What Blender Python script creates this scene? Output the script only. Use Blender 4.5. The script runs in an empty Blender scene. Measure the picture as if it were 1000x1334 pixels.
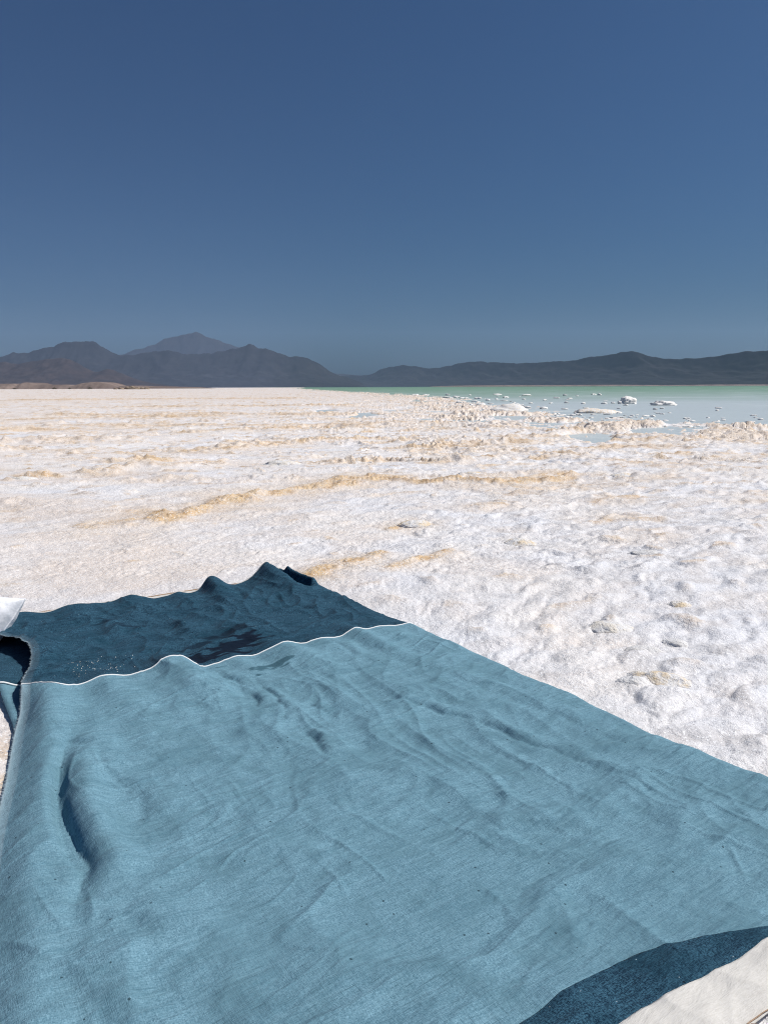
import bpy, math, random
import numpy as np

R = math.radians
S = bpy.context.scene
COL = S.collection

# ------------------------------------------------------------------ camera
CAM_H = 1.1
cam_d = bpy.data.cameras.new("camera")
cam = bpy.data.objects.new("camera", cam_d)
COL.objects.link(cam)
cam.location = (0, 0, CAM_H)
cam.rotation_mode = 'XYZ'
from mathutils import Matrix, Vector
PITCH = R(9.26)
ROLL = R(0.2)
m = Matrix.Rotation(R(90) - PITCH, 4, 'X') @ Matrix.Rotation(-ROLL, 4, 'Z')
cam.rotation_euler = m.to_euler()
cam_d.sensor_fit = 'VERTICAL'
cam_d.angle_y = 2 * math.atan(0.667)
cam_d.clip_start = 0.05
cam_d.clip_end = 60000
S.camera = cam

# ------------------------------------------------------------------ sky and sun
SUN_EL = R(51)
SUN_AZ = R(83)            # compass angle from +Y towards +X
w = bpy.data.worlds.new("World")
S.world = w
w.use_nodes = True
nt = w.node_tree
nt.nodes.clear()
sky = nt.nodes.new('ShaderNodeTexSky')
sky.sky_type = 'NISHITA'
sky.sun_disc = False
sky.sun_elevation = SUN_EL
sky.sun_rotation = SUN_AZ
sky.altitude = 0
sky.air_density = 1.0
sky.dust_density = 2.0
sky.ozone_density = 7.0
bg = nt.nodes.new('ShaderNodeBackground')
bg.inputs['Strength'].default_value = 0.05
wo = nt.nodes.new('ShaderNodeOutputWorld')
tint = nt.nodes.new('ShaderNodeMix'); tint.data_type = 'RGBA'; tint.blend_type = 'MULTIPLY'
tint.inputs[0].default_value = 1.0
tint.inputs[7].default_value = (0.44, 0.70, 0.94, 1)       # the clean dry-air blue of the photograph
nt.links.new(sky.outputs[0], tint.inputs[6])
nt.links.new(tint.outputs[2], bg.inputs[0])
nt.links.new(bg.outputs[0], wo.inputs[0])

sun_d = bpy.data.lights.new("sun", 'SUN')
sun_d.energy = 4.9
sun_d.angle = R(0.5)
sun_d.color = (1.0, 0.955, 0.90)
sun = bpy.data.objects.new("sun", sun_d)
COL.objects.link(sun)
sdir = Vector((math.sin(SUN_AZ) * math.cos(SUN_EL), math.cos(SUN_AZ) * math.cos(SUN_EL), math.sin(SUN_EL)))
sun.rotation_euler = sdir.to_track_quat('Z', 'Y').to_euler()
sun.location = (5, 5, 20)

S.view_settings.view_transform = 'Standard'
S.view_settings.look = 'None'
S.view_settings.exposure = 0.0
S.view_settings.gamma = 1.0
S.cycles.volume_bounces = 1
S.cycles.max_bounces = 6
S.cycles.volume_step_rate = 4
S.cycles.use_denoising = True
S.cycles.denoising_input_passes = 'RGB_ALBEDO_NORMAL'
S.cycles.denoising_prefilter = 'NONE'
S.cycles.filter_width = 1.1

# ------------------------------------------------------------------ helpers: noise
def _hash(ix, iy, seed):
    h = (ix.astype(np.int64) * 374761393 + iy.astype(np.int64) * 668265263 + seed * 1442695041) & 0xffffffff
    h = ((h ^ (h >> 13)) * 1274126177) & 0xffffffff
    return (h ^ (h >> 16)) & 0xffffffff

def perlin(x, y, seed=0):
    x = np.asarray(x, float); y = np.asarray(y, float)
    ix = np.floor(x); iy = np.floor(y)
    fx = x - ix; fy = y - iy
    u = fx * fx * fx * (fx * (fx * 6 - 15) + 10)
    v = fy * fy * fy * (fy * (fy * 6 - 15) + 10)
    def grad(a, b):
        t = _hash(ix + a, iy + b, seed) * (2 * math.pi / 4294967296.0)
        return np.cos(t) * (fx - a) + np.sin(t) * (fy - b)
    n0 = grad(0, 0) * (1 - u) + grad(1, 0) * u
    n1 = grad(0, 1) * (1 - u) + grad(1, 1) * u
    return (n0 * (1 - v) + n1 * v) * 1.5

def fbm(x, y, seed=0, octv=4, gain=0.5, lac=2.03):
    s = 0; a = 1.0
    for i in range(octv):
        s = s + a * perlin(x, y, seed + i * 17)
        x = x * lac; y = y * lac; a *= gain
    return s

def ridged(x, y, seed=0, octv=4, gain=0.5):
    s = 0; a = 1.0
    for i in range(octv):
        s = s + a * (1 - np.abs(perlin(x, y, seed + i * 17)))
        x = x * 2.03; y = y * 2.03; a *= gain
    return s

def sst(a, b, x):
    t = np.clip((x - a) / (b - a), 0, 1)
    return t * t * (3 - 2 * t)

def poly_dist(x, y, pts):
    """distance to a polyline, and the arc position (0..1) of the closest point, and the signed side"""
    best = np.full(np.shape(x), 1e9); pos = np.zeros(np.shape(x)); side = np.zeros(np.shape(x))
    n = len(pts) - 1
    for i in range(n):
        ax, ay = pts[i]; bx, by = pts[i + 1]
        dx, dy = bx - ax, by - ay
        L2 = dx * dx + dy * dy + 1e-12
        t = np.clip(((x - ax) * dx + (y - ay) * dy) / L2, 0, 1)
        ex = x - ax - t * dx; ey = y - ay - t * dy
        d = np.hypot(ex, ey)
        mk = d < best
        best = np.where(mk, d, best)
        pos = np.where(mk, (i + t) / n, pos)
        side = np.where(mk, np.sign(dx * ey - dy * ex), side)
    return best, pos, side

def smooth_interp(x, xs, ys):
    """monotone-ish cubic through points"""
    xs = np.array(xs, float); ys = np.array(ys, float)
    mth = np.gradient(ys, xs)
    i = np.clip(np.searchsorted(xs, x) - 1, 0, len(xs) - 2)
    h = xs[i + 1] - xs[i]
    t = np.clip((x - xs[i]) / h, 0, 1)
    h00 = 2 * t**3 - 3 * t**2 + 1; h10 = t**3 - 2 * t**2 + t
    h01 = -2 * t**3 + 3 * t**2; h11 = t**3 - t**2
    return h00 * ys[i] + h10 * h * mth[i] + h01 * ys[i + 1] + h11 * h * mth[i + 1]

# ------------------------------------------------------------------ helpers: meshes and objects
def raw_mesh(name, co, quads, smooth=True, attrs=None):
    me = bpy.data.meshes.new(name)
    co = np.asarray(co, np.float32); quads = np.asarray(quads, np.int32)
    nv = len(co); nf = len(quads); k = quads.shape[1]
    me.vertices.add(nv); me.vertices.foreach_set('co', co.ravel())
    me.loops.add(nf * k); me.loops.foreach_set('vertex_index', quads.ravel())
    me.polygons.add(nf)
    me.polygons.foreach_set('loop_start', np.arange(0, nf * k, k, dtype=np.int32))
    me.polygons.foreach_set('loop_total', np.full(nf, k, np.int32))
    me.polygons.foreach_set('use_smooth', np.full(nf, smooth, bool))
    me.update(calc_edges=True)
    for an, arr in (attrs or {}).items():
        arr = np.asarray(arr, np.float32)
        if arr.ndim == 1:
            a = me.attributes.new(an, 'FLOAT', 'POINT'); a.data.foreach_set('value', arr)
        else:
            a = me.attributes.new(an, 'FLOAT_VECTOR', 'POINT'); a.data.foreach_set('vector', arr.ravel())
    return me

def grid_quads(nr, nc):
    idx = np.arange(nr * nc).reshape(nr, nc)
    return np.stack([idx[:-1, :-1], idx[:-1, 1:], idx[1:, 1:], idx[1:, :-1]], -1).reshape(-1, 4)

def link(name, me, mat=None, parent=None):
    o = bpy.data.objects.new(name, me)
    COL.objects.link(o)
    if mat: me.materials.append(mat)
    if parent: o.parent = parent
    return o

def tag(o, label=None, cat=None, group=None, kind=None):
    if label: o['label'] = label
    if cat: o['category'] = cat
    if group: o['group'] = group
    if kind: o['kind'] = kind
    return o

def tube_mesh(name, pts, r, n=8):
    pts = np.asarray(pts, float)
    tg = np.gradient(pts, axis=0); tg /= np.linalg.norm(tg, axis=1)[:, None] + 1e-9
    up = np.array([0, 0, 1.0])
    s = np.cross(tg, up); s /= np.linalg.norm(s, axis=1)[:, None] + 1e-9
    b = np.cross(s, tg)
    r = np.broadcast_to(r, (len(pts),))
    vs = []
    for k in range(n):
        a = 2 * math.pi * k / n
        vs.append(pts + (s * math.cos(a) + b * math.sin(a)) * r[:, None])
    v = np.stack(vs, 1).reshape(-1, 3)
    N = len(pts); q = []
    for i in range(N - 1):
        for k in range(n):
            q.append((i * n + k, i * n + (k + 1) % n, (i + 1) * n + (k + 1) % n, (i + 1) * n + k))
    return raw_mesh(name, v, q)

# ------------------------------------------------------------------ helpers: materials
class NB:
    def __init__(self, name):
        self.m = bpy.data.materials.new(name); self.m.use_nodes = True
        self.t = self.m.node_tree; self.t.nodes.clear()
        self.out = self.n('ShaderNodeOutputMaterial')
        self.p = self.n('ShaderNodeBsdfPrincipled')
        self.l(self.p.outputs[0], self.out.inputs['Surface'])
    def n(self, typ, **kw):
        nd = self.t.nodes.new(typ)
        for k, v in kw.items(): setattr(nd, k, v)
        return nd
    def l(self, a, b): self.t.links.new(a, b)
    def val(self, sock, v):
        if isinstance(v, bpy.types.NodeSocket): self.l(v, sock)
        else: sock.default_value = v
    def attr(self, name, out='Fac'):
        nd = self.n('ShaderNodeAttribute'); nd.attribute_name = name
        return nd.outputs[out]
    def pos(self):
        return self.n('ShaderNodeNewGeometry').outputs['Position']
    def objco(self):
        return self.n('ShaderNodeTexCoord').outputs['Object']
    def scale(self, vec, s):
        nd = self.n('ShaderNodeVectorMath', operation='MULTIPLY')
        self.l(vec, nd.inputs[0]); nd.inputs[1].default_value = s
        return nd.outputs[0]
    def noise(self, vec, scale, detail=4, rough=0.55, dist=0.0, typ='FBM'):
        nd = self.n('ShaderNodeTexNoise'); nd.noise_type = typ
        self.l(vec, nd.inputs['Vector'])
        nd.inputs['Scale'].default_value = scale; nd.inputs['Detail'].default_value = detail
        nd.inputs['Roughness'].default_value = rough; nd.inputs['Distortion'].default_value = dist
        return nd.outputs['Fac']
    def voro(self, vec, scale, feature='F1', out='Distance'):
        nd = self.n('ShaderNodeTexVoronoi'); nd.feature = feature
        self.l(vec, nd.inputs['Vector']); nd.inputs['Scale'].default_value = scale
        return nd.outputs[out]
    def math(self, op, a, b=None, clamp=False):
        nd = self.n('ShaderNodeMath', operation=op); nd.use_clamp = clamp
        self.val(nd.inputs[0], a)
        if b is not None: self.val(nd.inputs[1], b)
        return nd.outputs[0]
    def rng(self, v, a, b, c=0.0, d=1.0, smooth=True):
        nd = self.n('ShaderNodeMapRange'); nd.clamp = True
        if smooth: nd.interpolation_type = 'SMOOTHSTEP'
        self.l(v, nd.inputs[0])
        for i, x in enumerate((a, b, c, d)): nd.inputs[1 + i].default_value = x
        return nd.outputs[0]
    def mix(self, f, a, b, mode='MIX'):
        nd = self.n('ShaderNodeMix', data_type='RGBA', blend_type=mode)
        self.val(nd.inputs[0], f)
        for s, v in ((nd.inputs[6], a), (nd.inputs[7], b)):
            if isinstance(v, bpy.types.NodeSocket): self.l(v, s)
            else: s.default_value = (*v, 1)
        return nd.outputs[2]
    def bump(self, h, dist, strength=1.0, normal=None):
        nd = self.n('ShaderNodeBump'); nd.inputs['Strength'].default_value = strength
        nd.inputs['Distance'].default_value = dist
        self.l(h, nd.inputs['Height'])
        if normal: self.l(normal, nd.inputs['Normal'])
        return nd.outputs[0]
    def base(self, c):
        if isinstance(c, bpy.types.NodeSocket): self.l(c, self.p.inputs['Base Color'])
        else: self.p.inputs['Base Color'].default_value = (*c, 1)
    def set(self, k, v):
        self.val(self.p.inputs[k], v)

def salt_material():
    b = NB('salt_crust')
    P = b.pos()
    n1 = b.noise(P, 0.9, 5, 0.6)
    n2 = b.noise(P, 9, 5, 0.65)
    n3 = b.noise(P, 60, 4, 0.7)
    n4 = b.noise(P, 300, 2, 0.6)
    c = b.mix(b.rng(n1, 0.38, 0.62), (0.84, 0.81, 0.79), (0.79, 0.805, 0.85))
    c = b.mix(b.math('MULTIPLY', b.rng(n2, 0.52, 0.72), 0.35), c, (0.62, 0.60, 0.60))
    c = b.mix(b.attr('grey'), c, (0.50, 0.49, 0.50))
    c = b.mix(b.attr('tan'), c, (0.74, 0.62, 0.52))
    oc = b.mix(b.rng(n2, 0.35, 0.65), (0.74, 0.53, 0.29), (0.58, 0.36, 0.15))
    om = b.math('MULTIPLY', b.attr('ochre'), b.rng(n3, 0.25, 0.6, 0.62, 1.0))
    c = b.mix(om, c, oc)
    fl = b.noise(b.scale(P, (2.2, 4.6, 1)), 1.0, 5, 0.72, 0.4)
    fl2 = b.noise(b.scale(P, (0.30, 0.95, 1)), 1.0, 6, 0.70, 0.4)
    c = b.mix(b.math('MULTIPLY', b.math('MAXIMUM', b.rng(fl, 0.57, 0.72), b.rng(fl2, 0.56, 0.72)), b.attr('fleck')), c, (0.58, 0.44, 0.30))
    c = b.mix(b.rng(n3, 0.58, 0.70, 0, 0.50), c, (0.56, 0.52, 0.48))
    c = b.mix(b.rng(n4, 0.56, 0.70, 0, 0.22), c, (0.52, 0.51, 0.53))
    cv = b.n('ShaderNodeTexVoronoi'); cv.inputs['Scale'].default_value = 170; b.l(P, cv.inputs['Vector'])
    cs_ = b.n('ShaderNodeSeparateColor'); b.l(cv.outputs['Color'], cs_.inputs[0])
    c = b.mix(b.rng(cs_.outputs[0], 0.86, 0.90, 0, 0.8), c, (0.90, 0.90, 0.91))  # pale crystal cells: sparkle glints put into the base colour
    c = b.mix(b.rng(cs_.outputs[1], 0.92, 0.97, 0, 0.45), c, (0.46, 0.44, 0.44))
    c = b.mix(b.math('MULTIPLY', b.attr('brown'), b.rng(n2, 0.35, 0.6, 0.35, 0.85)), c, (0.42, 0.29, 0.17))  # brown mineral, with the shade of camera-facing edges painted in
    b.base(c)
    b.set('Roughness', b.rng(n4, 0.40, 0.62, 0.75, 0.32))
    b.set('Specular IOR Level', 0.5)
    h = b.math('ADD', b.math('MULTIPLY', n3, 0.7), b.math('MULTIPLY', n4, 0.25))
    v = b.voro(P, 38, 'SMOOTH_F1')
    h = b.math('ADD', h, b.math('MULTIPLY', v, -0.5))
    h = b.math('ADD', h, b.math('MULTIPLY', n2, 1.2))
    h = b.math('ADD', h, b.math('MULTIPLY', cs_.outputs[2], 0.12))
    b.l(b.bump(h, 0.016, 0.75), b.p.inputs['Normal'])
    return b.m

def lump_material(name, tint, dark):
    b = NB(name)
    P = b.pos()
    n2 = b.noise(P, 14, 5, 0.65)
    n3 = b.noise(P, 90, 4, 0.7)
    c = b.mix(b.rng(n2, 0.42, 0.62), (0.80, 0.79, 0.785), tint)
    c = b.mix(b.rng(n3, 0.52, 0.72, 0, 0.6), c, dark)
    b.base(c)
    b.set('Roughness', 0.6)
    h = b.math('ADD', b.math('MULTIPLY', n2, 1.0), b.math('MULTIPLY', n3, 0.6))
    b.l(b.bump(h, 0.02, 0.9), b.p.inputs['Normal'])
    return b.m

def cloth_material(name, lo, mid, hi, patch, stain=None, speck=0.0, contrast=(0.36, 0.64)):
    b = NB(name)
    w = b.attr('weave', 'Vector')            # metres along the weft and the warp
    ta = b.noise(b.scale(w, (70, 620, 1)), 1.0, 3, 0.6)
    tb = b.noise(b.scale(w, (620, 70, 1)), 1.0, 3, 0.6)
    sl = b.noise(b.scale(w, (7, 120, 1)), 1.0, 3, 0.65, 0.4)
    sv = b.noise(b.scale(w, (110, 9, 1)), 1.0, 3, 0.6, 0.4)
    big = b.noise(w, 2.6, 5, 0.62, 0.6)
    g1 = b.noise(b.scale(w, (230, 300, 1)), 1.0, 3, 0.7)
    g2 = b.noise(b.scale(w, (60, 85, 1)), 1.0, 4, 0.65, 0.5)
    fad = b.noise(b.scale(w, (5, 13, 1)), 1.0, 5, 0.68, 0.8)
    t = b.math('ADD', b.math('MULTIPLY', ta, 0.5), b.math('MULTIPLY', tb, 0.5))
    t = b.math('ADD', b.math('MULTIPLY', t, 0.5), b.math('MULTIPLY', g1, 0.5))
    f = b.rng(t, *contrast)
    c = b.mix(f, lo, hi)
    c = b.mix(0.12, c, mid)
    c = b.mix(b.rng(b.noise(w, 7.0, 4, 0.6, 0.8), 0.42, 0.66, 0, 0.5), c, patch)
    c = b.mix(b.rng(g2, 0.50, 0.70, 0, 0.35), c, lo)
    c = b.mix(b.rng(g2, 0.30, 0.46, 0.22, 0), c, hi)
    c = b.mix(b.rng(sl, 0.50, 0.72, 0, 0.42), c, lo)
    c = b.mix(b.rng(sv, 0.54, 0.74, 0, 0.30), c, lo)
    c = b.mix(b.rng(sl, 0.28, 0.45, 0.30, 0.0), c, hi)
    c = b.mix(b.rng(fad, 0.50, 0.70, 0, 0.35), c, lo)
    pm = b.math('MULTIPLY', b.rng(big, 0.52, 0.66), b.rng(t, 0.46, 0.56, 0.25, 0.9))
    c = b.mix(b.math('MULTIPLY', pm, 0.55), c, patch)
    th = b.noise(b.scale(w, (11, 330, 1)), 1.0, 2, 0.5, 0.15); tv = b.noise(b.scale(w, (330, 13, 1)), 1.0, 2, 0.5, 0.15)
    zone = b.rng(b.noise(w, 4.5, 4, 0.65, 0.5), 0.42, 0.62, 0.12, 0.95)
    thr = b.math('MAXIMUM', b.rng(th, 0.60, 0.70), b.math('MULTIPLY', b.rng(tv, 0.62, 0.72), 0.7))
    c = b.mix(b.math('MULTIPLY', b.math('MULTIPLY', thr, zone), 0.62), c, tuple(x * 0.55 for x in lo))
    # slubs: stray dark and pale yarn ends
    vd = b.n('ShaderNodeTexVoronoi'); vd.inputs['Scale'].default_value = 26
    b.l(w, vd.inputs['Vector'])
    vr = b.n('ShaderNodeSeparateColor'); b.l(vd.outputs['Color'], vr.inputs[0])
    dot = b.math('MULTIPLY', b.math('LESS_THAN', vd.outputs['Distance'], 0.075), b.math('LESS_THAN', vr.outputs[0], 0.42))
    c = b.mix(b.math('MULTIPLY', dot, 0.8), c, tuple(x * 0.28 for x in lo))
    if speck:
        v2 = b.n('ShaderNodeTexVoronoi'); v2.inputs['Scale'].default_value = 60
        b.l(b.scale(w, (1, 1.7, 1)), v2.inputs['Vector'])
        s2 = b.n('ShaderNodeSeparateColor'); b.l(v2.outputs['Color'], s2.inputs[0])
        d2 = b.math('MULTIPLY', b.math('LESS_THAN', v2.outputs['Distance'], 0.10), b.math('LESS_THAN', s2.outputs[1], speck))
        c = b.mix(b.math('MULTIPLY', d2, 0.6), c, (0.42, 0.52, 0.58))
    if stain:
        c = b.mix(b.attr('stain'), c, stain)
    c = b.mix(b.attr('fray'), c, (0.55, 0.62, 0.64))
    b.base(c)
    b.set('Roughness', 0.85)
    b.set('Specular IOR Level', 0.12)
    b.set('Sheen Weight', 0.02)
    b.set('Sheen Roughness', 0.5)
    h = b.math('ADD', b.math('ADD', b.math('MULTIPLY', ta, 0.5), b.math('MULTIPLY', tb, 0.5)),
               b.math('ADD', b.math('MULTIPLY', sl, 0.9), b.math('MULTIPLY', sv, 0.6)))
    n1 = b.bump(h, 0.0022, 0.9)
    b.l(b.bump(fad, 0.012, 0.6, n1), b.p.inputs['Normal'])
    return b.m

def cream_material():
    b = NB('cream_cotton')
    w = b.attr('weave', 'Vector')
    ta = b.noise(b.scale(w, (60, 500, 1)), 1.0, 3, 0.6)
    cr = b.noise(b.scale(w, (9, 26, 1)), 1.0, 5, 0.65, 0.8)
    c = b.mix(b.rng(ta, 0.35, 0.65), (0.56, 0.54, 0.50), (0.62, 0.60, 0.565))
    c = b.mix(b.rng(cr, 0.56, 0.70, 0, 0.35), c, (0.47, 0.44, 0.40))
    b.base(c); b.set('Roughness', 0.85); b.set('Specular IOR Level', 0.2)
    b.l(b.bump(b.math('ADD', b.math('MULTIPLY', ta, 0.15), cr), 0.008, 0.7), b.p.inputs['Normal'])
    return b.m

def plain(name, col, rough=0.8, nscale=30, amt=0.2, bump=0.004):
    b = NB(name)
    P = b.pos()
    n = b.noise(P, nscale, 4, 0.6)
    b.base(b.mix(b.rng(n, 0.35, 0.65), tuple(x * (1 - amt) for x in col), tuple(min(1, x * (1 + amt * 0.4)) for x in col)))
    b.set('Roughness', rough)
    if bump: b.l(b.bump(n, bump, 0.6), b.p.inputs['Normal'])
    return b.m

def rock_material(name, c1, c2, s):
    b = NB(name)
    P = b.pos()
    n = b.noise(b.scale(P, (1, 1, 2.2)), s, 8, 0.62)
    n2 = b.noise(P, s * 6, 5, 0.65)
    c = b.mix(b.rng(n, 0.35, 0.65), c1, c2)
    c = b.mix(b.rng(n2, 0.4, 0.7, 0, 0.5), c, tuple(x * 0.6 for x in c1))
    b.base(c); b.set('Roughness', 0.95); b.set('Specular IOR Level', 0.1)
    return b.m

def water_material():
    b = NB('lake_water')
    P = b.pos()
    dp = b.attr('depth')
    st = b.noise(b.scale(P, (0.03, 0.16, 1)), 1.0, 5, 0.6, 0.5)
    st2 = b.noise(b.scale(P, (0.10, 0.16, 1)), 1.0, 4, 0.7, 0.6)
    d2 = b.math('ADD', dp, b.math('MULTIPLY', b.math('SUBTRACT', st, 0.5), 0.35))
    c = b.mix(b.rng(d2, 0.05, 0.72, smooth=False), (0.50, 0.555, 0.560), (0.17, 0.30, 0.16))
    c = b.mix(b.rng(d2, 0.80, 1.0), c, (0.10, 0.22, 0.10))
    c = b.mix(b.rng(st2, 0.52, 0.62, 0, 0.5), c, (0.64, 0.70, 0.68))
    b.base(c)
    b.set('Roughness', 0.30); b.set('IOR', 1.33); b.set('Specular IOR Level', 0.32)
    wv = b.noise(b.scale(P, (1.5, 4.0, 1)), 1.0, 3, 0.6)
    wv2 = b.noise(b.scale(P, (0.2, 0.6, 1)), 1.0, 3, 0.6)
    h = b.math('ADD', wv, b.math('MULTIPLY', wv2, 3.0))
    b.l(b.bump(h, 0.06, 0.8), b.p.inputs['Normal'])
    return b.m

# ------------------------------------------------------------------ the blanket's own frame on the ground
EU = np.array([0.835, 0.55]) / math.hypot(0.835, 0.55)     # across the blanket
EV = np.array([-EU[1], EU[0]])                             # along it, away from the viewer
def to_uv(x, y): return x * EU[0] + y * EU[1], x * EV[0] + y * EV[1]
def to_xy(U, V): return U * EU[0] + V * EV[0], U * EU[1] + V * EV[1]

SELV_V = [0.55, 1.00, 1.35, 1.95, 2.25, 2.55, 2.75, 2.89, 3.05, 3.21, 3.30, 3.40, 3.52, 3.70, 3.95]
SELV_U = [-0.09, -0.04, 0.035, 0.140, 0.212, 0.276, 0.325, 0.352, 0.394, 0.435, 0.440, 0.415, 0.355, 0.26, 0.20]
def left_edge(V): return smooth_interp(V, SELV_V, SELV_U)
def right_edge(V):
    return 1.985 + 0.026 * perlin(V * 2.3 + 5, V * 0 + 0.3, 3) + 0.008 * perlin(V * 9, V * 0 + 7.3, 4) - 0.07 * sst(3.55, 3.95, V)

SEAM_U = [0.30, 0.345, 0.40, 0.44, 0.52, 0.602, 0.719, 0.785, 0.845, 0.875, 0.922, 0.972, 1.032, 1.119, 1.195, 1.246, 1.351, 1.422, 1.496, 1.609, 1.684, 1.731, 1.812, 1.90, 1.964, 2.07]
SEAM_Z = [0.050, 0.060, 0.062, 0.058, 0.048, 0.063, 0.045, 0.061, 0.091, 0.091, 0.067, 0.028, 0.028, 0.042, 0.032, 0.039, 0.055, 0.037, 0.042, 0.030, 0.050, 0.033, 0.034, 0.024, 0.026, 0.020]
FAR_U = [0.20, 0.40, 0.50, 0.617, 0.705, 0.83, 0.904, 1.0, 1.135, 1.236, 1.361, 1.414, 1.449, 1.513, 1.624, 1.70, 1.745, 1.785, 1.82, 1.866, 1.92, 2.0]
FAR_Z = [0.060, 0.064, 0.058, 0.036, 0.053, 0.045, 0.043, 0.064, 0.032, 0.045, 0.048, 0.097, 0.096, 0.055, 0.052, 0.080, 0.100, 0.106, 0.098, 0.062, 0.030, 0.022]
BASE = 0.020

# creases: (points U V, depth of the groove, half width, height of the lip, side of the lip)
CREASES = [
    ([(1.30, 2.20), (1.44, 2.09), (1.47, 2.01), (1.50, 1.91), (1.56, 1.83), (1.57, 1.66), (1.62, 1.48), (1.64, 1.32), (1.65, 1.12)], 0.006, 0.020, 0.017, 1),
    ([(0.98, 2.70), (1.02, 2.58), (1.02, 2.39), (1.00, 2.28)], 0.006, 0.016, 0.020, 1),
    ([(1.09, 2.50), (1.08, 2.34), (1.05, 2.21)], 0.005, 0.014, 0.016, 1),
    ([(1.05, 2.06), (1.03, 1.95), (1.02, 1.84)], 0.004, 0.018, 0.016, 1),
    ([(1.15, 2.24), (1.18, 2.09), (1.16, 2.00)], 0.003, 0.012, 0.012, 1),
    ([(1.54, 2.79), (1.53, 2.62), (1.54, 2.45), (1.60, 2.28)], 0.004, 0.020, 0.014, 1),
    ([(1.72, 2.20), (1.76, 1.90), (1.80, 1.60), (1.82, 1.30)], 0.004, 0.030, 0.014, 1),
    ([(0.41, 2.40), (0.45, 2.25), (0.47, 2.10)], 0.006, 0.030, 0.024, 1),
    ([(0.47, 2.08), (0.50, 1.96), (0.46, 1.80)], 0.004, 0.035, 0.020, 1),
    ([(0.92, 2.72), (0.93, 2.56), (0.90, 2.42)], 0.002, 0.030, 0.018, 1),
    ([(1.16, 1.34), (1.26, 1.24), (1.40, 1.17)], 0.004, 0.035, 0.016, 1),
    ([(0.29, 1.60), (0.35, 1.45), (0.44, 1.33), (0.56, 1.25)], 0.004, 0.040, 0.018, 1),
    ([(0.16, 1.40), (0.22, 1.30), (0.26, 1.18)], 0.004, 0.045, 0.020, 1),
    ([(0.95, 3.70), (1.02, 3.45), (1.08, 3.20)], 0.004, 0.030, 0.022, 1),
    ([(0.66, 3.65), (0.75, 3.40), (0.80, 3.15)], 0.003, 0.035, 0.020, 1),
    ([(1.48, 3.80), (1.50, 3.60), (1.46, 3.44)], 0.004, 0.025, 0.020, 1),
    ([(1.62, 3.55), (1.66, 3.36), (1.72, 3.20)], 0.004, 0.022, 0.018, 1),
    ([(1.20, 3.55), (1.34, 3.42), (1.46, 3.38)], 0.003, 0.025, 0.016, 1),
]

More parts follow.
